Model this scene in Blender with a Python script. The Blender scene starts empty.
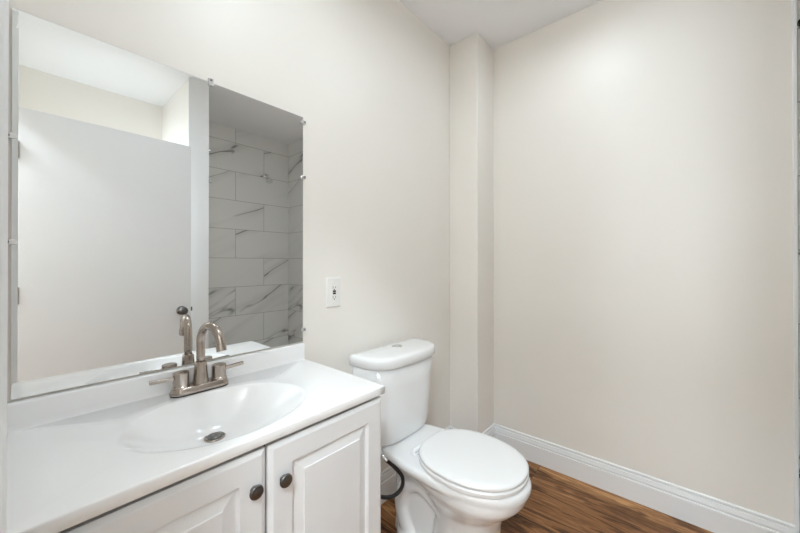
import bpy, bmesh, math, random
from math import sin, cos, pi, radians
from mathutils import Vector, Matrix
random.seed(4)
sc = bpy.context.scene
C = sc.collection

# ------------------------------------------------------------------ camera, world, exposure, lights
cam = bpy.data.objects.new('camera', bpy.data.cameras.new('camera'))
C.objects.link(cam)
sc.camera = cam
cam.data.sensor_width = 36
cam.data.lens = 331.24 / 800 * 36
cam.data.shift_y = -4.42 / 800
cam.data.clip_start = 0.01
cam.location = (0.0, -1.165, 1.194)
cam.rotation_euler = (pi / 2 + 0.00345, 0, 0.71857 - pi / 2)

world = bpy.data.worlds.new('world')
sc.world = world
world.use_nodes = True
world.node_tree.nodes['Background'].inputs[0].default_value = (0.9, 0.95, 1, 1)
world.node_tree.nodes['Background'].inputs[1].default_value = 0.3

sc.view_settings.view_transform = 'Standard'
sc.view_settings.look = 'None'
sc.view_settings.exposure = 0.42
sc.view_settings.gamma = 1.0
sc.view_settings.use_curve_mapping = False
sc.cycles.max_bounces = 16
sc.cycles.diffuse_bounces = 10
sc.cycles.glossy_bounces = 8
sc.cycles.use_denoising = True

CEIL = 2.597
LAMPS = [  # x, y, watts, label
    (1.53, -0.75, 1.7, 'round frosted ceiling light above the toilet'),
    (0.64, -0.66, 3.7, 'added fill light, a round frosted ceiling dome over the floor in front of the vanity'),  # unseen lamp, added to even out light on vanity and walls
    (-0.75, -1.44, 31.0, 'added fill light, a round frosted ceiling dome in the hallway'),  # made-up lamp, sends fill through the doorway
]
for lx, ly, lw, _ in LAMPS:
    ld = bpy.data.lights.new('lamp_light', 'AREA')
    ld.shape = 'DISK'
    ld.size = 0.26
    ld.energy = lw
    ld.color = (0.80, 0.915, 1.0)
    lo = bpy.data.objects.new('lamp_light', ld)
    lo.location = (lx, ly, CEIL - 0.098)
    C.objects.link(lo)
ld = bpy.data.lights.new('recess_fill', 'AREA')      # added fill for the door recess, placed at the made-up window
ld.shape = 'RECTANGLE'
ld.size, ld.size_y = 0.95, 0.46
ld.energy = 24.0
ld.color = (0.80, 0.915, 1.0)
lo = bpy.data.objects.new('recess_fill', ld)
lo.location = (-0.17, -2.08, 1.40)
lo.rotation_euler = (0, -pi / 2, 0)
C.objects.link(lo)


# ------------------------------------------------------------------ materials
def mat(name, col, rough=0.5, metal=0.0, spec=0.5, coat=0.0):
    m = bpy.data.materials.new(name)
    m.use_nodes = True
    b = m.node_tree.nodes['Principled BSDF']
    b.inputs['Base Color'].default_value = (*col, 1)
    b.inputs['Roughness'].default_value = rough
    b.inputs['Metallic'].default_value = metal
    b.inputs['Specular IOR Level'].default_value = spec
    b.inputs['Coat Weight'].default_value = coat
    return m


class NT:
    def __init__(s, m):
        s.t = m.node_tree
        s.b = s.t.nodes['Principled BSDF']

    def n(s, typ, **kw):
        nd = s.t.nodes.new(typ)
        for k, v in kw.items():
            setattr(nd, k, v)
        return nd

    def l(s, a, b):
        s.t.links.new(a, b)

    def math(s, op, a, b=None, c=None):
        nd = s.n('ShaderNodeMath', operation=op)
        for i, v in enumerate((a, b, c)):
            if v is None:
                continue
            if isinstance(v, (int, float)):
                nd.inputs[i].default_value = v
            else:
                s.l(v, nd.inputs[i])
        return nd.outputs[0]


def painted(name, col, rough, var=0.02, bump=0.02, scale=60, spec=0.5):
    """wall paint: faint roller texture and very slight mottling"""
    m = mat(name, col, rough, spec=spec)
    t = NT(m)
    tc = t.n('ShaderNodeTexCoord')
    nz = t.n('ShaderNodeTexNoise')
    nz.inputs['Scale'].default_value = 2.3
    nz.inputs['Detail'].default_value = 4
    t.l(tc.outputs['Object'], nz.inputs['Vector'])
    mx = t.n('ShaderNodeMix', data_type='RGBA')
    mx.inputs['A'].default_value = (*[c * (1 - var) for c in col], 1)
    mx.inputs['B'].default_value = (*[min(1, c * (1 + var)) for c in col], 1)
    t.l(nz.outputs['Fac'], mx.inputs['Factor'])
    t.l(mx.outputs['Result'], t.b.inputs['Base Color'])
    n2 = t.n('ShaderNodeTexNoise')
    n2.inputs['Scale'].default_value = scale
    n2.inputs['Detail'].default_value = 3
    t.l(tc.outputs['Object'], n2.inputs['Vector'])
    bp = t.n('ShaderNodeBump')
    bp.inputs['Strength'].default_value = bump
    bp.inputs['Distance'].default_value = 0.002
    t.l(n2.outputs['Fac'], bp.inputs['Height'])
    t.l(bp.outputs['Normal'], t.b.inputs['Normal'])
    return m


M = {}
M['wall'] = painted('warm white wall paint', (0.885, 0.852, 0.803), 0.42)
M['ceiling'] = painted('white ceiling paint', (0.91, 0.915, 0.93), 0.85, spec=0.2)
M['trim'] = painted('white gloss trim paint', (0.86, 0.87, 0.88), 0.3, var=0.01, bump=0.01)
M['door'] = painted('white door paint', (0.74, 0.745, 0.755), 0.4, var=0.01, bump=0.01)
M['cabinet'] = painted('white cabinet lacquer', (0.80, 0.80, 0.81), 0.35, var=0.01, bump=0.006)
M['marble'] = mat('white cultured marble', (0.93, 0.93, 0.935), 0.16, coat=0.3)
M['ceramic'] = mat('white glazed ceramic', (0.86, 0.865, 0.87), 0.12, coat=0.5)
M['plastic'] = mat('white plastic', (0.88, 0.885, 0.89), 0.25)
M['platewhite'] = mat('white plastic cover plate', (0.85, 0.84, 0.81), 0.35)
M['black'] = mat('black plastic', (0.012, 0.012, 0.013), 0.4)
M['dark'] = mat('painted gap shade', (0.02, 0.02, 0.02), 0.8, spec=0.1)  # near-black colour paints the shade in the gaps around the cabinet doors
M['rubber'] = mat('black braided hose', (0.018, 0.018, 0.02), 0.45)
M['chrome'] = mat('chrome', (0.82, 0.82, 0.83), 0.08, 1.0)
M['knob'] = mat('dark nickel', (0.16, 0.155, 0.15), 0.28, 1.0)
M['bronze'] = mat('dark bronze', (0.05, 0.045, 0.04), 0.35, 1.0)
M['mirror'] = mat('mirror glass', (0.90, 0.91, 0.905), 0.0, 1.0)
M['mirror_edge'] = mat('polished mirror edge', (0.10, 0.12, 0.115), 0.2, 0.3)
M['clip'] = mat('clear plastic clip', (0.75, 0.75, 0.75), 0.15, 0.4)
M['pan'] = mat('white acrylic', (0.82, 0.82, 0.82), 0.25)


M['nickel'] = mat('brushed nickel', (0.43, 0.37, 0.325), 0.22, 1.0)


def wood():
    """brown plank floor, boards run along y"""
    m = mat('brown wood plank', (0.2, 0.1, 0.05), 0.42, spec=0.25)
    t = NT(m)
    tc = t.n('ShaderNodeTexCoord')
    sep = t.n('ShaderNodeSeparateXYZ')
    t.l(tc.outputs['Object'], sep.inputs[0])
    cmb = t.n('ShaderNodeCombineXYZ')        # brick u along y, rows along x
    t.l(t.math('ADD', sep.outputs['Y'], 20.02), cmb.inputs[0])
    t.l(t.math('ADD', sep.outputs['X'], 10.065), cmb.inputs[1])
    br = t.n('ShaderNodeTexBrick', offset=0.37, offset_frequency=3, squash=1.0)
    br.inputs['Scale'].default_value = 1
    br.inputs['Brick Width'].default_value = 1.22
    br.inputs['Row Height'].default_value = 0.155
    br.inputs['Mortar Size'].default_value = 0.0013
    br.inputs['Mortar Smooth'].default_value = 0.2
    br.inputs['Bias'].default_value = 0.0
    br.inputs['Color1'].default_value = (0, 0, 0, 1)
    br.inputs['Color2'].default_value = (1, 1, 1, 1)
    br.inputs['Mortar'].default_value = (0.5, 0.5, 0.5, 1)
    t.l(cmb.outputs[0], br.inputs['Vector'])
    rnd = t.n('ShaderNodeSeparateColor')
    t.l(br.outputs['Color'], rnd.inputs[0])
    rv = rnd.outputs[0]
    off = t.math('MULTIPLY', rv, 37.0)
    c2 = t.n('ShaderNodeCombineXYZ')
    t.l(t.math('MULTIPLY', sep.outputs['X'], 15.0), c2.inputs[0])
    t.l(t.math('MULTIPLY', sep.outputs['Y'], 1.7), c2.inputs[1])
    t.l(off, c2.inputs[2])
    n1 = t.n('ShaderNodeTexNoise')
    n1.inputs['Scale'].default_value = 1.0
    n1.inputs['Detail'].default_value = 8
    n1.inputs['Roughness'].default_value = 0.62
    n1.inputs['Distortion'].default_value = 0.9
    t.l(c2.outputs[0], n1.inputs['Vector'])
    # rings: bands of the noise give cathedral grain
    ring = t.math('SINE', t.math('MULTIPLY', n1.outputs['Fac'], 42.0))
    n3 = t.n('ShaderNodeTexNoise')
    n3.inputs['Scale'].default_value = 1.0
    n3.inputs['Detail'].default_value = 5
    c3 = t.n('ShaderNodeCombineXYZ')
    t.l(t.math('MULTIPLY', sep.outputs['X'], 160.0), c3.inputs[0])
    t.l(t.math('MULTIPLY', sep.outputs['Y'], 7.0), c3.inputs[1])
    t.l(off, c3.inputs[2])
    t.l(c3.outputs[0], n3.inputs['Vector'])
    f = t.math('ADD', t.math('MULTIPLY', n1.outputs['Fac'], 1.25), t.math('MULTIPLY', ring, 0.075))
    f = t.math('ADD', f, t.math('MULTIPLY', n3.outputs['Fac'], 0.45))
    f = t.math('ADD', f, t.math('MULTIPLY', rv, 0.14))
    f = t.math('SUBTRACT', f, 0.22)
    rp = t.n('ShaderNodeValToRGB')
    e = rp.color_ramp.elements
    e[0].position = 0.42
    e[0].color = (0.035, 0.015, 0.007, 1)
    e[1].position = 0.98
    e[1].color = (0.62, 0.34, 0.15, 1)
    k = e.new(0.60)
    k.color = (0.17, 0.073, 0.028, 1)
    k = e.new(0.76)
    k.color = (0.33, 0.155, 0.062, 1)
    t.l(f, rp.inputs[0])
    mx = t.n('ShaderNodeMix', data_type='RGBA')
    t.l(br.outputs['Fac'], mx.inputs['Factor'])
    t.l(rp.outputs[0], mx.inputs['A'])
    mx.inputs['B'].default_value = (0.035, 0.016, 0.008, 1)
    t.l(mx.outputs['Result'], t.b.inputs['Base Color'])
    bp = t.n('ShaderNodeBump')
    bp.inputs['Strength'].default_value = 0.25
    bp.inputs['Distance'].default_value = 0.002
    h = t.math('SUBTRACT', t.math('MULTIPLY', n3.outputs['Fac'], 0.4), br.outputs['Fac'])
    t.l(h, bp.inputs['Height'])
    t.l(bp.outputs['Normal'], t.b.inputs['Normal'])
    return m


M['wood'] = wood()


def tile(axis):
    """12x24 inch marble tiles in running bond with thin grey veins"""
    m = mat('grey marble tile ' + axis, (0.4, 0.4, 0.4), 0.2)
    t = NT(m)
    tc = t.n('ShaderNodeTexCoord')
    sep = t.n('ShaderNodeSeparateXYZ')
    t.l(tc.outputs['Object'], sep.inputs[0])
    ax = sep.outputs[axis]
    sh = (-1.47 + 0.305 + 6.1) if axis == 'X' else (2.41 + 6.1)
    u = t.math('ADD', ax, sh)
    v = t.math('ADD', sep.outputs['Z'], -0.648 + 1.2)
    cmb = t.n('ShaderNodeCombineXYZ')
    t.l(u, cmb.inputs[0])
    t.l(v, cmb.inputs[1])
    br = t.n('ShaderNodeTexBrick', offset=0.5, offset_frequency=2)
    br.inputs['Scale'].default_value = 1
    br.inputs['Brick Width'].default_value = 0.61
    br.inputs['Row Height'].default_value = 0.30
    br.inputs['Mortar Size'].default_value = 0.0022
    br.inputs['Mortar Smooth'].default_value = 0.1
    br.inputs['Color1'].default_value = (0, 0, 0, 1)
    br.inputs['Color2'].default_value = (1, 1, 1, 1)
    t.l(cmb.outputs[0], br.inputs['Vector'])
    rnd = t.n('ShaderNodeSeparateColor')
    t.l(br.outputs['Color'], rnd.inputs[0])
    off = t.math('MULTIPLY', rnd.outputs[0], 53.0)
    # diagonal veins: rotate the plane, stretch along the vein
    ca, sa = cos(radians(28)), sin(radians(28))
    p = t.math('ADD', t.math('MULTIPLY', u, ca), t.math('MULTIPLY', v, sa))
    q = t.math('SUBTRACT', t.math('MULTIPLY', v, ca), t.math('MULTIPLY', u, sa))
    c2 = t.n('ShaderNodeCombineXYZ')
    t.l(t.math('MULTIPLY', p, 0.5), c2.inputs[0])
    t.l(t.math('MULTIPLY', q, 2.6), c2.inputs[1])
    t.l(off, c2.inputs[2])
    nz = t.n('ShaderNodeTexNoise')
    nz.inputs['Scale'].default_value = 1.0
    nz.inputs['Detail'].default_value = 4
    nz.inputs['Roughness'].default_value = 0.45
    nz.inputs['Distortion'].default_value = 0.2
    t.l(c2.outputs[0], nz.inputs['Vector'])
    d = t.math('ABSOLUTE', t.math('SUBTRACT', nz.outputs['Fac'], 0.56))
    vein = t.n('ShaderNodeMapRange')
    vein.inputs['From Min'].default_value = 0.0
    vein.inputs['From Max'].default_value = 0.012
    vein.inputs['To Min'].default_value = 1.0
    vein.inputs['To Max'].default_value = 0.0
    t.l(d, vein.inputs['Value'])
    n2 = t.n('ShaderNodeTexNoise')
    n2.inputs['Scale'].default_value = 2.2
    n2.inputs['Detail'].default_value = 2
    t.l(c2.outputs[0], n2.inputs['Vector'])
    gate = t.n('ShaderNodeMapRange')
    gate.inputs['From Min'].default_value = 0.38
    gate.inputs['From Max'].default_value = 0.56
    t.l(n2.outputs['Fac'], gate.inputs['Value'])
    vf = t.math('MULTIPLY', vein.outputs[0], gate.outputs[0])
    soft = t.n('ShaderNodeMapRange')
    soft.inputs['From Max'].default_value = 0.09
    soft.inputs['To Min'].default_value = 0.25
    soft.inputs['To Max'].default_value = 0.0
    t.l(d, soft.inputs['Value'])
    vf = t.math('MINIMUM', t.math('ADD', vf, t.math('MULTIPLY', soft.outputs[0], gate.outputs[0])), 1.0)
    mx = t.n('ShaderNodeMix', data_type='RGBA')
    mx.inputs['A'].default_value = (0.76, 0.755, 0.735, 1)
    mx.inputs['B'].default_value = (0.27, 0.265, 0.25, 1)
    t.l(vf, mx.inputs['Factor'])
    m2 = t.n('ShaderNodeMix', data_type='RGBA')
    t.l(br.outputs['Fac'], m2.inputs['Factor'])
    t.l(mx.outputs['Result'], m2.inputs['A'])
    m2.inputs['B'].default_value = (0.38, 0.38, 0.37, 1)
    t.l(m2.outputs['Result'], t.b.inputs['Base Color'])
    bp = t.n('ShaderNodeBump')
    bp.inputs['Strength'].default_value = 0.3
    bp.inputs['Distance'].default_value = 0.002
    bp.invert = True
    t.l(br.outputs['Fac'], bp.inputs['Height'])
    t.l(bp.outputs['Normal'], t.b.inputs['Normal'])
    return m


M['tileX'] = tile('X')
M['tileY'] = tile('Y')


def added_window_glass():
    m = mat('added window glass', (1, 1, 1), 0.02)
    t = NT(m)
    tr = t.n('ShaderNodeBsdfTransparent')
    gl = t.n('ShaderNodeBsdfGlossy')
    gl.inputs['Roughness'].default_value = 0.02
    fr = t.n('ShaderNodeFresnel')
    mx = t.n('ShaderNodeMixShader')
    t.l(fr.outputs[0], mx.inputs[0])
    t.l(tr.outputs[0], mx.inputs[1])
    t.l(gl.outputs[0], mx.inputs[2])
    t.l(mx.outputs[0], m.node_tree.nodes['Material Output'].inputs['Surface'])
    return m


M['glass'] = added_window_glass()


def emitter(name, col, s):
    m = mat(name, (0.9, 0.9, 0.9), 0.4)
    b = m.node_tree.nodes['Principled BSDF']
    b.inputs['Emission Color'].default_value = (*col, 1)
    b.inputs['Emission Strength'].default_value = s
    return m


M['dome'] = emitter('lit frosted glass', (0.95, 0.98, 1.0), 1.5)


# ------------------------------------------------------------------ mesh helpers
def obj(name, bm, material, parent=None, smooth=False, bevel=0.0, segs=2, subsurf=0, angle=35):
    bmesh.ops.recalc_face_normals(bm, faces=bm.faces[:])
    me = bpy.data.meshes.new(name)
    if smooth:
        for f in bm.faces:
            f.smooth = True
    bm.to_mesh(me)
    bm.free()
    o = bpy.data.objects.new(name, me)
    C.objects.link(o)
    me.materials.append(material)
    if parent:
        o.parent = parent
        o.matrix_parent_inverse = Matrix.Translation(-world_loc(parent))
    if bevel:
        md = o.modifiers.new('bevel', 'BEVEL')
        md.width = bevel
        md.segments = segs
        md.limit_method = 'ANGLE'
        md.angle_limit = radians(angle)
        if smooth is False:
            for p in me.polygons:
                p.use_smooth = True
            md.harden_normals = True
    if subsurf:
        md = o.modifiers.new('subsurf', 'SUBSURF')
        md.levels = md.render_levels = subsurf
    return o


def world_loc(o):
    v = Vector(o.location)
    return v if o.parent is None else Vector(o.location) + (Vector((0, 0, 0)) if o.type == 'MESH' else world_loc(o.parent))


def thing(name, label, cat, loc, group=None):
    o = bpy.data.objects.new(name, None)
    o.empty_display_size = 0.05
    o.location = loc
    C.objects.link(o)
    o['label'] = label
    o['category'] = cat
    if group:
        o['group'] = group
    return o


def struct(name, bm, m, label=None, **kw):
    o = obj(name, bm, m, **kw)
    o['kind'] = 'structure'
    if label:
        o['label'] = label
    return o


def box(bm, x0, x1, y0, y1, z0, z1):
    vs = [bm.verts.new((x, y, z)) for x in (x0, x1) for y in (y0, y1) for z in (z0, z1)]
    for q in ((0, 1, 3, 2), (4, 6, 7, 5), (0, 4, 5, 1), (2, 3, 7, 6), (0, 2, 6, 4), (1, 5, 7, 3)):
        bm.faces.new([vs[i] for i in q])


def boxes(*bs):
    bm = bmesh.new()
    for b in bs:
        box(bm, *b)
    return bm


def loft(bm, rings, cap0=True, cap1=True):
    R = [[bm.verts.new(p) for p in r] for r in rings]
    n = len(R[0])
    for a, b in zip(R, R[1:]):
        for i in range(n):
            bm.faces.new((a[i], a[(i + 1) % n], b[(i + 1) % n], b[i]))
    if cap0:
        bm.faces.new(R[0])
    if cap1:
        bm.faces.new(R[-1])
    return R


def lathe(bm, prof, origin=(0, 0, 0), axis='Z', n=32):
    """prof: (radius, height) pairs along the axis"""
    o = Vector(origin)
    rings = []
    for r, h in prof:
        ring = []
        for i in range(n):
            a = 2 * pi * i / n
            if axis == 'Z':
                p = Vector((r * cos(a), r * sin(a), h))
            elif axis == 'Y':
                p = Vector((r * cos(a), h, r * sin(a)))
            else:
                p = Vector((h, r * cos(a), r * sin(a)))
            ring.append(o + p)
        rings.append(ring)
    loft(bm, rings)


def catmull(pts, k=10):
    P = [Vector(p) for p in pts]
    P = [P[0] * 2 - P[1]] + P + [P[-1] * 2 - P[-2]]
    out = []
    for i in range(1, len(P) - 2):
        for j in range(k):
            t = j / k
            a, b, c, d = P[i - 1:i + 3]
            out.append(0.5 * ((2 * b) + (c - a) * t + (2 * a - 5 * b + 4 * c - d) * t * t + (3 * b - a - 3 * c + d) * t ** 3))
    out.append(P[-2])
    return out


def tube(bm, path, r, n=16):
    """round tube along path; r a number or a list"""
    path = [Vector(p) for p in path]
    rr = r if isinstance(r, (list, tuple)) else [r] * len(path)
    rings = []
    up = None
    for i, p in enumerate(path):
        d = (path[min(i + 1, len(path) - 1)] - path[max(i - 1, 0)]).normalized()
        if up is None:
            up = d.orthogonal().normalized()
        up = (up - d * up.dot(d)).normalized()
        s = d.cross(up)
        rings.append([p + rr[i] * (cos(2 * pi * k / n) * up + sin(2 * pi * k / n) * s) for k in range(n)])
    loft(bm, rings)


def extrude_profile(bm, prof, p0, p1, out):
    """prof (depth, height) swept from p0 to p1 (xy); 'out' is the horizontal normal"""
    rings = []
    for p in (p0, p1):
        rings.append([Vector((p[0] + out[0] * d, p[1] + out[1] * d, z)) for d, z in prof])
    loft(bm, rings)


# ------------------------------------------------------------------ the room shell
XL, XR = -0.0235, 2.038           # left wall face, right wall face
XT = 2.074                       # tiled shower wall face
YF = -2.41                       # front wall face (behind the camera)
PX0, PX1, PY = 0.83, 0.966, -1.69  # partition between door recess and shower
D0, D1, DH = -0.735, -1.545, 2.045  # doorway in the left wall
HX, HY0, HY1 = -1.30, 0.35, -1.72
WY0, WY1, WZ0, WZ1 = -2.32, -1.84, 0.90, 1.90  # made-up window behind the open door, brightens the recess   # hallway beyond the doorway

struct('floor', boxes((HX, 2.3, YF - .1, HY0, -0.05, 0)), M['wood'], 'brown wood plank floor')
struct('ceiling', boxes((HX, 2.3, YF - .1, HY0, CEIL, CEIL + .05)), M['ceiling'], 'white painted ceiling')
struct('wall_back', boxes((XL - .12, 2.3, 0, 0.12, 0, CEIL)), M['wall'], 'warm white wall behind the vanity and toilet')
struct('wall_right', boxes((XR, 2.3, -1.482, 0, 0, CEIL)), M['wall'], 'blank warm white wall right of the toilet')
struct('wall_chase', boxes((1.815, XR, -0.20, 0, 0, CEIL)), M['wall'], 'boxed-in square column in the room corner', bevel=0.008, segs=3)
struct('wall_left', boxes((XL - .12, XL, D0, 0, 0, CEIL), (XL - .12, XL, WY1, D1, 0, CEIL), (XL - .12, XL, YF, WY0, 0, CEIL),
                          (XL - .12, XL, WY0, WY1, 0, WZ0), (XL - .12, XL, WY0, WY1, WZ1, CEIL),
                          (XL - .12, XL, D1, D0, DH + .02, CEIL)), M['wall'], 'wall with the doorway left of the vanity')
struct('wall_front', boxes((XL - .12, PX1 - .05, YF - .1, YF, 0, CEIL)), M['wall'], 'warm white wall behind the open door')
struct('wall_partition', boxes((PX0, PX1 - .012, YF, PY, 0, CEIL)), M['wall'], 'short wall between the door recess and the shower')
struct('trim_1', boxes((PX0 - .004, PX1, PY, PY + .012, 0, CEIL)), M['trim'], 'white board capping the end of the short wall', bevel=0.002)
struct('wall_shower_back', boxes((PX1 - .05, 2.3, YF - .1, YF, 0, CEIL)), M['tileX'], 'grey marble tile wall at the back of the shower')
struct('wall_shower_right', boxes((XT, 2.3, YF, -1.482, 0, CEIL)), M['tileY'], 'grey marble tile wall at the right of the shower')
struct('wall_shower_left', boxes((PX1 - .012, PX1, YF, PY, 0, CEIL)), M['tileY'], 'grey marble tile face of the short wall')
bm = boxes((XR - .003, XR + .012, -1.490, -1.478, 0, CEIL))
struct('trim_2', bm, M['trim'], 'white corner bead where the right wall ends', bevel=0.002)
# added window, unseen behind the open door, lets light into the recess
bm = boxes((XL - .10, XL - .05, WY0, WY0 + .035, WZ0, WZ1), (XL - .10, XL - .05, WY1 - .035, WY1, WZ0, WZ1),
           (XL - .10, XL - .05, WY0 + .035, WY1 - .035, WZ0, WZ0 + .035), (XL - .10, XL - .05, WY0 + .035, WY1 - .035, WZ1 - .035, WZ1),
           (XL - .095, XL - .055, WY0 + .035, WY1 - .035, 1.385, 1.415))
win = struct('added_window_1', bm, M['trim'], 'made-up white sash window in the left wall, added to light the recess behind the open door')
obj('pane', boxes((XL - .077, XL - .073, WY0 + .03, WY1 - .03, WZ0 + .03, WZ1 - .03)), M['glass'], win)
# hallway
struct('wall_hall', boxes((HX - .1, HX, HY1, HY0, 0, CEIL)), M['wall'], 'hallway wall opposite the doorway')
struct('wall_hall_end', boxes((HX, XL - .12, HY0 - .1, HY0, 0, CEIL)), M['wall'], 'hallway end wall')
struct('wall_hall_rear', boxes((HX, XL - .12, HY1 - .1, HY1, 0, CEIL)), M['wall'], 'rear hallway wall')

# baseboards
BB = [(0, 0), (.015, 0), (.015, .098), (.014, .0995), (.008, .1005), (.008, .1055), (.012, .107), (.0125, .112), (.0105, .118), (.0085, .126), (.0078, .1295), (.003, .1305), (.003, .1355), (.0070, .137), (.0070, .1435), (.005, .147), (0, .148)]


def baseboard(name, runs, label):
    bm = bmesh.new()
    for p0, p1, o in runs:
        extrude_profile(bm, BB, p0, p1, o)
    struct(name, bm, M['trim'], label)


baseboard('baseboard_right', [((XR, -1.480), (XR, -0.20), (-1, 0))], 'white moulded baseboard along the right wall')
baseboard('baseboard_back', [((0.735, 0), (1.815, 0), (0, -1))], 'white moulded baseboard behind the toilet')
baseboard('baseboard_chase', [((1.801, -0.20), (XR, -0.20), (0, -1)), ((1.815, 0), (1.815, -0.214), (-1, 0))], 'white moulded baseboard around the column')
baseboard('baseboard_front', [((XL, YF), (PX0, YF), (0, 1))], 'white moulded baseboard behind the open door')
baseboard('baseboard_partition', [((PX0, YF), (PX0, PY), (-1, 0))], 'white moulded baseboard on the short wall')

# door casing and jamb around the doorway (room side)
CAS = [(0, 0), (.008, 0), (.0105, .006), (.0125, .016), (.0125, .040), (.015, .046), (.015, .060), (0, .060)]
bm = bmesh.new()
for ys, sgn in ((D0, 1), (D1, -1)):
    rings = []
    for z in (0, DH):
        rings.append([Vector((XL + d, ys + sgn * w, z)) for d, w in CAS])
    loft(bm, rings)
loft(bm, [[Vector((XL + d, y, DH + w)) for d, w in CAS] for y in (D1 - .06, D0 + .06)])
struct('trim_3', bm, M['trim'], 'white moulded casing around the doorway')
bm = boxes((XL - .12, XL + .002, D0 - .012, D0, 0, DH), (XL - .12, XL + .002, D1, D1 + .0, 0, DH)[:0] or (XL - .12, XL + .002, D1, D0, DH, DH + .02))
struct('trim_4', bm, M['trim'], 'white door jamb lining the doorway')

# the open door, a flat slab swung flat across the room behind the camera
dy0, dy1 = D1 - .035, D1
door = struct('door_1', boxes((-0.012, 0.803, dy0, dy1, 0.008, 2.033)), M['door'], 'flat white slab door standing open', bevel=0.002)
for s in (1, -1):
    y0 = dy1 if s == 1 else dy0
    bm = bmesh.new()
    lathe(bm, [(0.031, 0), (0.031, .004), (0.027, .009), (0.012, .012), (0.0115, .030), (0.020, .036), (0.0265, .044),
               (0.0275, .052), (0.025, .061), (0.016, .066), (0.002, .0672)],
          (0.744, y0, 0.862), 'Y', 32)
    if s == -1:
        for v in bm.verts:
            v.co.y = y0 - (v.co.y - y0)
    obj('door_handle', bm, M['knob'], door, smooth=True)
obj('latch_bolt', boxes((0.803, 0.815, dy0 + .010, dy1 - .006, .852, .880)), M['knob'], door, bevel=0.002)
bm = bmesh.new()
for z in (0.25, 1.02, 1.80):
    lathe(bm, [(.006, -.045), (.006, .045)], (-0.0135, dy1 + .004, z), 'Z', 12)
obj('hinge', bm, M['nickel'], door, smooth=False)

# ------------------------------------------------------------------ ceiling lights; the vanity and hallway ones are added fill
for i, (lx, ly, lw, lab) in enumerate(LAMPS):
    t = thing('ceiling_light', lab, 'ceiling light', (lx, ly, CEIL), 'round frosted ceiling lights')
    bm = bmesh.new()
    lathe(bm, [(.05, 0), (.155, 0), (.160, -.006), (.160, -.022), (.152, -.028), (.05, -.028)], (lx, ly, CEIL), 'Z', 48)
    obj('base', bm, M['nickel'], t, smooth=False)
    bm = bmesh.new()
    lathe(bm, [(.150, -.028), (.149, -.042), (.138, -.062), (.112, -.079), (.075, -.089), (.03, -.093), (.003, -.0935)], (lx, ly, CEIL), 'Z', 48)
    obj('dome_shade', bm, M['dome'], t, smooth=True)

# ------------------------------------------------------------------ vanity cabinet
VX0, VX1 = -0.019, 0.736
VC = (VX0 + VX1) / 2
VT = 0.791
CF = -0.432     # carcass front
DF = -0.451     # door front
VG = 0.3655     # gap between the doors
van = thing('vanity_cabinet', 'white two-door vanity cabinet under the sink top', 'cabinet', (VC, -0.22, 0))
bm = boxes((VX0, VX0 + .016, CF, -.004, 0, VT), (VX1 - .016, VX1, CF, -.004, 0, VT),
           (VX0 + .016, VX1 - .016, -.010, -.004, 0.1, VT), (VX0 + .016, VX1 - .016, CF + .005, -.010, .095, .110))
obj('carcass', bm, M['cabinet'], van, bevel=0.001)
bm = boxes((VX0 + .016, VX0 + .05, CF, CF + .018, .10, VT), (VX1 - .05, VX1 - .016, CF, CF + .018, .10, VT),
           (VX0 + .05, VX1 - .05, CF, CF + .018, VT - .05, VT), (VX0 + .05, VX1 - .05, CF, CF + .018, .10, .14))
obj('face_frame', bm, M['dark'], van)  # frame coloured dark to stand for shade between doors and under the top
obj('toe_kick', boxes((VX0 + .016, VX1 - .016, CF + .05, CF + .065, 0, .095)), M['cabinet'], van)


def panel_door(x0, x1, z0, z1, knob_x, knob_z):
    rings = []
    prof = [(0, CF - .0005), (0, DF + .007), (.002, DF + .0055), (.010, DF + .0005), (.012, DF), (.058, DF), (.0595, DF + .002), (.0625, DF + .0095), (.066, DF + .0095),
            (.091, DF + .0025), (.0925, DF + .0005), (.094, DF + .0005)]
    for ins, y in prof:
        rings.append([Vector((x0 + ins, y, z0 + ins)), Vector((x1 - ins, y, z0 + ins)), Vector((x1 - ins, y, z1 - ins)), Vector((x0 + ins, y, z1 - ins))])
    bm = bmesh.new()
    loft(bm, rings)
    d = obj('door', bm, M['cabinet'], van)
    bm = bmesh.new()
    lathe(bm, [(.0085, 0), (.0085, -.0015), (.0060, -.003), (.0058, -.006), (.0085, -.0085), (.0130, -.0100), (.0150, -.0115), (.0153, -.0135),
               (.0142, -.0165), (.0120, -.0178), (.0113, -.0172), (.0095, -.0183), (.004, -.0192), (.0005, -.0194)], (knob_x, DF, knob_z), 'Y', 32)
    obj('knob', bm, M['knob'], d, smooth=True)
    return d


panel_door(VX0 + .002, VG - .0028, .105, .7805, 0.334, 0.702)
panel_door(VG + .0028, VX1 - .002, .105, .7805, 0.403, 0.693)

# ------------------------------------------------------------------ vanity top with moulded oval basin
TX0, TX1, TYF, TZ, TB = -0.021, 0.742, -0.455, 0.816, 0.791
top = thing('sink_basin', 'glossy white sink top with a moulded oval basin', 'sink', (VC, -0.23, TB))
BX, BY, BA, BBY = 0.347, -0.262, 0.205, 0.158     # basin centre, half axes
DRX, DRY, DRZ = 0.350, -0.185, TZ - 0.100
N = 128
ang = [2 * pi * i / N for i in range(N)]


def rect_hit(a, x0, x1, y0, y1):
    dx, dy = cos(a), sin(a)
    ts = []
    if dx > 1e-9: ts.append((x1 - BX) / dx)
    if dx < -1e-9: ts.append((x0 - BX) / dx)
    if dy > 1e-9: ts.append((y1 - BY) / dy)
    if dy < -1e-9: ts.append((y0 - BY) / dy)
    t = min(ts)
    return BX + dx * t, BY + dy * t


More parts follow.
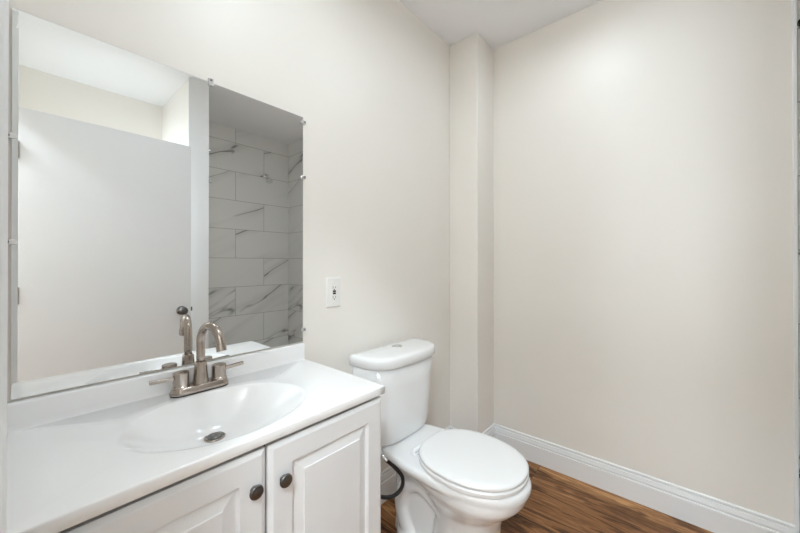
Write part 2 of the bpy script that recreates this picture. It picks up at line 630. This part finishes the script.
# put samples exactly on the four corners
for cx, cy in ((TX0, TYF), (TX1, TYF), (TX1, 0), (TX0, 0)):
    a = math.atan2(cy - BY, cx - BX) % (2 * pi)
    k = min(range(N), key=lambda i: abs(((ang[i] - a + pi) % (2 * pi)) - pi))
    ang[k] = a
rings = []
depth = TZ - DRZ
for s in (0.12, 0.18, 0.28, 0.40, 0.52, 0.64, 0.74, 0.82, 0.88, 0.93, 0.965, 0.99, 1.01, 1.03, 1.06):
    w = min(1, s)
    cx = BX + (DRX - BX) * (1 - w)
    cy = BY + (DRY - BY) * (1 - w) ** 1.0
    z = -depth * (1 - min(1, s / 1.03) ** 2.3) ** 1.15
    rings.append([Vector((cx + BA * s * cos(a), cy + BBY * s * sin(a), TZ + z)) for a in ang])
for ins, z in ((.0045, TZ), (.0020, TZ - .0004), (.0006, TZ - .0016), (0, TZ - .0040), (0, TB + .0025), (.0008, TB + .0007), (.003, TB)):
    rings.append([Vector((*rect_hit(a, TX0 + ins, TX1 - ins, TYF + ins, -.001), z)) for a in ang])
bm = bmesh.new()
loft(bm, rings, cap0=True, cap1=False)
# underside of the slab closes against the outer bowl
so = obj('basin_top', bm, M['marble'], top, smooth=True)
bm = bmesh.new()
# backsplash with softened top
prof = [(-.001, TZ - .002), (-.024, TZ - .002), (-.0205, TZ + .004), (-.019, TZ + .012), (-.019, TZ + .056), (-.0175, TZ + .0605), (-.014, TZ + .062), (-.001, TZ + .062)]
loft(bm, [[Vector((x, y, z)) for y, z in prof] for x in (TX0, TX1 - .003)])
obj('backsplash', bm, M['marble'], top, bevel=0.0015)
bm = bmesh.new()
lathe(bm, [(.0255, -.004), (.0265, .0015), (.0245, .0030), (.0215, .0018), (.0210, -.002), (.002, -.002)], (DRX, DRY, DRZ + .002), 'Z', 40)
dr = obj('drain_ring', bm, M['nickel'], top, smooth=True)
bm = bmesh.new()
lathe(bm, [(.003, -.001), (.014, -.001), (.0200, .0025), (.0192, .0048), (.012, .0062), (.001, .0066)], (DRX, DRY, DRZ + .002), 'Z', 40)
obj('stopper', bm, M['knob'], dr, smooth=True)

# ------------------------------------------------------------------ faucet
FX, FY = 0.3545, -0.062
fa = thing('faucet', 'brushed nickel two-handle faucet with a high curved spout on the sink top', 'faucet', (FX, FY, TZ))


def stadium(cx, cy, hl, r, z, n=12):
    pts = []
    for i in range(n + 1):
        a = -pi / 2 + pi * i / n
        pts.append(Vector((cx + hl - r + r * cos(a), cy + r * sin(a), z)))
    for i in range(n + 1):
        a = pi / 2 + pi * i / n
        pts.append(Vector((cx - hl + r + r * cos(a), cy + r * sin(a), z)))
    return pts


bm = bmesh.new()
loft(bm, [stadium(FX, FY, .077, .026, TZ + .000), stadium(FX, FY, .0775, .0265, TZ + .003)])
obj('gasket', bm, M['black'], fa)
bm = bmesh.new()
loft(bm, [stadium(FX, FY, .0785 - d, .0275 - d, TZ + z) for d, z in ((0.001, .003), (0, .005), (.0015, .012), (.004, .019), (.0055, .0215), (.008, .0225))])
obj('base_plate', bm, M['nickel'], fa, smooth=True, bevel=0)
# spout: flared collar + gooseneck
bm = bmesh.new()
lathe(bm, [(.0225, .020), (.0215, .026), (.0180, .055), (.0165, .078), (.0160, .083), (.0135, .085)], (FX, FY, TZ), 'Z', 36)
obj('collar', bm, M['nickel'], fa, smooth=False)
sdx, sdy = sin(radians(9)), -cos(radians(9))
R = .0535
path = [(FX, FY, TZ + .080), (FX, FY, TZ + .10), (FX, FY, TZ + .12)]
zc = TZ + .142
for i in range(25):
    a = pi - radians(168) * i / 24
    d = R + R * cos(a)
    path.append((FX + sdx * d, FY + sdy * d, zc + R * sin(a)))
te = Vector(path[-1])
td = (te - Vector(path[-2])).normalized()
path.append(te + td * .014)
bm = bmesh.new()
tube(bm, path, .0118, 20)
sp = obj('spout', bm, M['nickel'], fa, smooth=True)
bm = bmesh.new()
tube(bm, [te + td * .004, te + td * .0045, te + td * .022, te + td * .024, te + td * .024], [.0115, .0130, .0130, .0120, .0095], 28)
obj('aerator', bm, M['nickel'], sp, smooth=False)
for s in (-1, 1):
    hx = FX + s * .051
    bm = bmesh.new()
    lathe(bm, [(.0215, .021), (.0215, .026), (.0200, .0275), (.0200, .062), (.0190, .0645), (.0170, .0652), (.001, .0655)], (hx, FY, TZ), 'Z', 36)
    h = obj('handle', bm, M['nickel'], fa, smooth=False)
    bm = bmesh.new()
    rg = []
    for d, w, z, th in ((.014, .0050, .044, .0105), (.030, .0048, .0445, .0105), (.060, .0048, .0465, .0100), (.0745, .0046, .0475, .0095)):
        x = hx + s * d
        yy = FY - .0 * d
        rg.append([Vector((x, yy - w, TZ + z)), Vector((x, yy + w, TZ + z)), Vector((x, yy + w, TZ + z + th)), Vector((x, yy - w, TZ + z + th))])
    loft(bm, rg)
    obj('lever', bm, M['nickel'], h, bevel=0.0012)

# ------------------------------------------------------------------ wall mirror
MX0, MX1, MZ0, MZ1 = -0.015, 0.738, 0.884, 1.776
mi = thing('wall_mirror', 'large frameless mirror held by clips above the sink', 'mirror', ((MX0 + MX1) / 2, 0, MZ0))
bm = boxes((MX0, MX1, -.0055, -.001, MZ0, MZ1))
bv = [e for e in bm.edges if all(abs(v.co.y + .0055) < 1e-6 for v in e.verts)]
g = obj('glass', bm, M['mirror'], mi)
g.data.materials.append(M['mirror_edge'])
for p in g.data.polygons:
    if abs(p.normal.y) < 0.9:
        p.material_index = 1
clips = [(MX0, 1.484, 'L'), (MX0, 1.243, 'L'), (0.400, MZ1, 'T'), (MX1, 1.757, 'R'), (MX1, 1.538, 'R'), (MX1, .930, 'R')]
for cx, cz, sd in clips:
    bm = bmesh.new()
    if sd == 'T':
        box(bm, cx - .007, cx + .007, -.0095, -.0058, cz - .010, cz + .012)
        box(bm, cx - .007, cx + .007, -.0058, -.0005, cz + .0005, cz + .012)
        pos = (cx, -.0095, cz + .006)
    else:
        k = -1 if sd == 'L' else 1
        a, b = sorted((cx - k * .008, cx + k * .012))
        box(bm, a, b, -.0095, -.0058, cz - .006, cz + .006)
        a, b = sorted((cx + k * .0005, cx + k * .012))
        box(bm, a, b, -.0058, -.0005, cz - .006, cz + .006)
        pos = (cx + k * .006, -.0095, cz)
    c = obj('clip', bm, M['clip'], mi, bevel=0.0008)
    bm = bmesh.new()
    lathe(bm, [(.0035, 0), (.0033, -.0012), (.0005, -.0018)], pos, 'Y', 14)
    obj('screw', bm, M['knob'], c, smooth=True)

# ------------------------------------------------------------------ wall outlet
OX, OZ = 0.891, 1.0685
ou = thing('wall_outlet', 'white outlet plate with black test buttons on the wall right of the mirror', 'outlet', (OX, 0, OZ))


def plate(bm, hw, hh, y0, y1, ins, z=0):
    loft(bm, [[Vector((OX + sx * (hw - d), y, OZ + z + sz * (hh - d))) for sx, sz in ((-1, -1), (1, -1), (1, 1), (-1, 1))] for d, y in ((0, y0), (0, y1 + ins), (ins, y1))])


bm = bmesh.new()
plate(bm, .0385, .064, -.0005, -.0065, .004)
obj('cover_plate', bm, M['platewhite'], ou)
bm = bmesh.new()
plate(bm, .0165, .0335, -.006, -.0085, .001)
rc = obj('receptacle', bm, M['platewhite'], ou)
for z in (.0048, -.0048):
    bm = boxes((OX - .0075, OX + .0075, -.0105, -.008, OZ + z - .0037, OZ + z + .0037))
    obj('button', bm, M['black'], rc, bevel=0.0006)
for z in (.021, -.021):
    bm = boxes((OX - .0075, OX - .0055, -.0088, -.008, OZ + z - .004, OZ + z + .005), (OX + .0055, OX + .0075, -.0088, -.008, OZ + z - .003, OZ + z + .004))
    lathe(bm, [(.0026, 0), (.0026, -.0008)], (OX, -.008, OZ + z - .0085 * (1 if z > 0 else 1)), 'Y', 12)
    obj('slot', bm, M['black'], rc)
for z in (.048, -.048):
    bm = bmesh.new()
    lathe(bm, [(.003, 0), (.0028, -.001), (.0004, -.0014)], (OX, -.0065, OZ + z), 'Y', 12)
    obj('screw', bm, M['platewhite'], ou, smooth=True)

# ------------------------------------------------------------------ toilet
TC = 1.168
to = thing('toilet', 'white two-piece toilet with its lid closed beside the vanity', 'toilet', (TC, -0.36, 0))


def egg(z, yb, yf, hw, hb, n=64, wide=0.56, pw=2.25):
    """outline: back width 2*hb at yb, widest 2*hw, rounded nose at yf"""
    L = yb - yf
    ym = yb - L * wide
    pts = []
    for i in range(n):
        a = 2 * pi * i / n
        sx, sy = cos(a), sin(a)
        if sy <= 0:      # nose half
            x = hw * (1 if sx > 0 else -1) * abs(sx) ** (2 / pw)
            y = ym - (ym - yf) * abs(sy) ** (2 / pw)
        else:            # back half: boxier, narrows to hb
            p2 = 3.4
            ux = (1 if sx > 0 else -1) * abs(sx) ** (2 / p2)
            uy = abs(sy) ** (2 / p2)
            x = ux * (hw + (hb - hw) * uy ** 2)
            y = ym + (yb - ym) * uy
        pts.append(Vector((TC + x, y, z)))
    return pts


bm = bmesh.new()
# rim and the deck under the tank, thin at the back
loft(bm, [egg(z, yb, yf, hw, hb) for z, yb, yf, hw, hb in (
    (.366, -.10, -.736, .172, .145), (.372, -.085, -.740, .178, .155), (.388, -.072, -.741, .180, .160), (.399, -.070, -.737, .177, .158), (.405, -.075, -.726, .168, .150))])
# bowl under the rim
loft(bm, [egg(z, yb, yf, hw, hb) for z, yb, yf, hw, hb in (
    (.205, -.36, -.585, .090, .06), (.235, -.345, -.612, .108, .07), (.262, -.33, -.642, .126, .08), (.285, -.315, -.670, .141, .09), (.312, -.295, -.702, .157, .10),
    (.338, -.25, -.725, .168, .115), (.360, -.18, -.734, .172, .13), (.378, -.12, -.736, .172, .14))])
# front pedestal
loft(bm, [egg(z, yb, yf, hw, hb) for z, yb, yf, hw, hb in (
    (0, -.36, -.640, .120, .110), (.035, -.36, -.637, .117, .107), (.055, -.36, -.628, .104, .094), (.12, -.36, -.622, .101, .080),
    (.20, -.37, -.628, .106, .07), (.25, -.37, -.640, .112, .07), (.30, -.37, -.64, .11, .07))])
# narrow web at the back
loft(bm, [egg(z, -.14, -.46, hw, hb, wide=.5) for z, hw, hb in ((0, .072, .07), (.05, .062, .058), (.25, .060, .055), (.375, .085, .09))])
# foot flange
loft(bm, [egg(z, -.17, -.56, hw, hw * .9, wide=.5) for z, hw in ((0, .118), (.03, .115), (.042, .100))])
# trapway bulge on both sides
for s in (-1, 1):
    pts = catmull([(TC + s * .046, -.47, .14), (TC + s * .050, -.40, .225), (TC + s * .050, -.31, .262), (TC + s * .050, -.235, .225),
                   (TC + s * .050, -.205, .15), (TC + s * .050, -.225, .075), (TC + s * .050, -.27, .01)], 8)
    tube(bm, pts, .038, 16)
bw = obj('bowl', bm, M['ceramic'], to, smooth=True)
md = bw.modifiers.new('remesh', 'REMESH')
md.mode = 'VOXEL'
md.voxel_size = 0.0055
md.use_smooth_shade = True
md = bw.modifiers.new('smooth', 'SMOOTH')
md.factor = 0.5
md.iterations = 7

for s in (-1, 1):
    bm = bmesh.new()
    lathe(bm, [(.013, .0), (.013, .010), (.010, .017), (.001, .019)], (TC + s * .098, -.33, .038), 'Z', 20)
    obj('bolt_cap', bm, M['plastic'], to, smooth=True)


def seat_egg(z, grow=0.0, nose=-.728):
    return egg(z, -.316 + grow * .3, nose - grow, .180 + grow, .134 + grow, 72, .47, 2.2)


bm = bmesh.new()
loft(bm, [seat_egg(.406, -.006), seat_egg(.409, 0), seat_egg(.420, .001), seat_egg(.4245, -.003), seat_egg(.4255, -.008)])
obj('seat', bm, M['plastic'], to, smooth=False, bevel=0)
bm = bmesh.new()
loft(bm, [seat_egg(.4275, -.010), seat_egg(.4280, -.003), seat_egg(.431, .0), seat_egg(.438, .0005), seat_egg(.4425, -.003), seat_egg(.445, -.010), seat_egg(.4462, -.03),
          seat_egg(.4466, -.07)])
obj('seat_lid', bm, M['plastic'], to, smooth=True)
for s in (-1, 1):
    bm = bmesh.new()
    tube(bm, [(TC + s * .082 - .030, -.312, .424), (TC + s * .082 + .030, -.312, .424)], .0105, 16)
    box(bm, TC + s * .082 - .022, TC + s * .082 + .022, -.324, -.292, .403, .416)
    obj('hinge', bm, M['plastic'], to, bevel=0.002)


def dshape(z, yb, yf, hw, pw=3.0, n=56, rb=.02):
    """tank outline: straight back, bowed front"""
    pts = []
    for i in range(n):
        a = pi + pi * i / (n - 1)
        sx, sy = cos(a), sin(a)
        pts.append(Vector((TC + hw * (1 if sx > 0 else -1) * abs(sx) ** (2 / pw), yb - rb - (yb - rb - yf) * abs(sy) ** (2 / pw), z)))
    pts.append(Vector((TC + hw, yb - rb * .3, z)))
    pts.append(Vector((TC + hw - rb * .3, yb, z)))
    pts.append(Vector((TC - hw + rb * .3, yb, z)))
    pts.append(Vector((TC - hw, yb - rb * .3, z)))
    return pts


bm = bmesh.new()
loft(bm, [dshape(z, -.050, yf, hw, pw) for z, yf, hw, pw in (
    (.405, -.195, .165, 3.4), (.410, -.204, .176, 3.4), (.420, -.210, .184, 3.4), (.45, -.215, .190, 3.4), (.55, -.224, .199, 3.2), (.66, -.230, .210, 3.2), (.752, -.234, .218, 3.2))])
tank = obj('tank', bm, M['ceramic'], to, smooth=True)
bm = bmesh.new()
loft(bm, [dshape(z, -.042 - d, -.246 + d, .227 - d, 3.4) for z, d in (
    (.750, .010), (.751, .003), (.754, .0), (.782, .0), (.788, .002), (.793, .006), (.7955, .012), (.797, .03), (.7985, .07))])
lid = obj('tank_lid', bm, M['ceramic'], to, smooth=True)
bm = bmesh.new()
lathe(bm, [(.0250, -.004), (.0250, .0015), (.0235, .003), (.0210, .0025), (.0205, .0015), (.0195, .0032), (.001, .0040)], (TC + .012, -.115, .7985), 'Z', 36)
obj('flush_button', bm, M['chrome'], lid, smooth=True)

# ------------------------------------------------------------------ toilet supply hose
hs = thing('supply_hose', 'black braided water hose looping between the vanity and the toilet', 'hose', (1.05, -.20, .2))
path = catmull([(1.022, -.150, .388), (1.016, -.190, .368), (1.036, -.225, .337), (1.062, -.250, .290), (1.048, -.250, .244), (1.005, -.22, .222),
                (.95, -.13, .225), (.905, -.062, .205)], 12)
bm = bmesh.new()
tube(bm, path[10:], .0078, 14)
obj('hose', bm, M['rubber'], hs, smooth=True)
bm = bmesh.new()
tube(bm, path[7:17], .0092, 14)
obj('ferrule', bm, M['chrome'], hs, smooth=True)
bm = bmesh.new()
tube(bm, [(1.022, -.150, .408), (1.022, -.150, .380)], .016, 8)
tube(bm, path[0:9], .0085, 14)
obj('coupling_nut', bm, M['plastic'], hs)
bm = bmesh.new()
lathe(bm, [(.030, -.001), (.028, -.006), (.010, -.008), (.010, -.045), (.013, -.045), (.013, -.075), (.004, -.078)], (.905, 0, .190), 'Y', 24)
tube(bm, [(.905, -.060, .190), (.905, -.062, .212)], .009, 14)
obj('stop_valve', bm, M['chrome'], hs, smooth=False)

# ------------------------------------------------------------------ shower fittings
sh = thing('wall_shower', 'small chrome shower head on the tiled wall seen in the mirror', 'shower head', (1.79, YF, 2.16))
bm = bmesh.new()
lathe(bm, [(.028, 0), (.027, .006), (.012, .012), (.004, .013)], (1.79, YF, 2.165), 'Y', 28)
obj('flange', bm, M['chrome'], sh, smooth=True)
bm = bmesh.new()
tube(bm, catmull([(1.79, YF + .004, 2.165), (1.785, YF + .05, 2.170), (1.775, YF + .10, 2.155), (1.765, YF + .135, 2.12)], 8), .008, 14)
obj('arm', bm, M['chrome'], sh, smooth=True)
bm = bmesh.new()
d = Vector((-.15, .45, -.9)).normalized()
o = Vector((1.765, YF + .135, 2.12))
tube(bm, [o, o + d * .012, o + d * .03, o + d * .045, o + d * .052], [.011, .012, .030, .036, .035], 28)
obj('nozzle_head', bm, M['chrome'], sh, smooth=False)

for z, lab in ((2.115, 'small chrome robe hook high on the shower side of the short wall'),
               (1.862, 'larger chrome robe hook lower on the shower side of the short wall')):
    k = 1.0 if z < 2 else .7
    h = thing('robe_hook', lab, 'hook', (PX1, -1.80, z), 'robe hooks in the shower')
    bm = bmesh.new()
    lathe(bm, [(.022 * k, 0), (.021 * k, .006), (.008, .010), (.007, .035), (.014 * k, .040), (.018 * k, .048), (.012 * k, .056), (.001, .058)], (PX1, -1.80, z), 'X', 24)
    obj('peg', bm, M['chrome'], h, smooth=True)

for z, lab in ((.337, 'small dark metal bracket low on the tile edge beside the right wall'),
               (2.163, 'small dark metal bracket high on the tile edge beside the right wall')):
    w = thing('wall_bracket', lab, 'bracket', (XT, -1.50, z), 'dark brackets on the tile edge')
    obj('mount_plate', boxes((XT - .006, XT, -1.545, -1.502, z - .032, z + .032) if z < 1 else (XT - .006, XT, -1.545, -1.502, z - .016, z + .016)), M['bronze'], w, bevel=0.002)
    bm = bmesh.new()
    lathe(bm, [(.011, 0), (.011, -.018), (.009, -.021), (.001, -.022)], (XT - .005, -1.505, z), 'X', 20)
    obj('pin', bm, M['bronze'], w, smooth=False)

# shower pan
bm = boxes((PX1, XT, YF, -1.60, 0, .035), (PX1, XT, -1.60, -1.50, 0, .11))
sp = obj('shower_pan', bm, M['pan'], bevel=0.008)
sp['label'] = 'white shower pan with a low curb inside the tiled shower'
sp['category'] = 'shower pan'
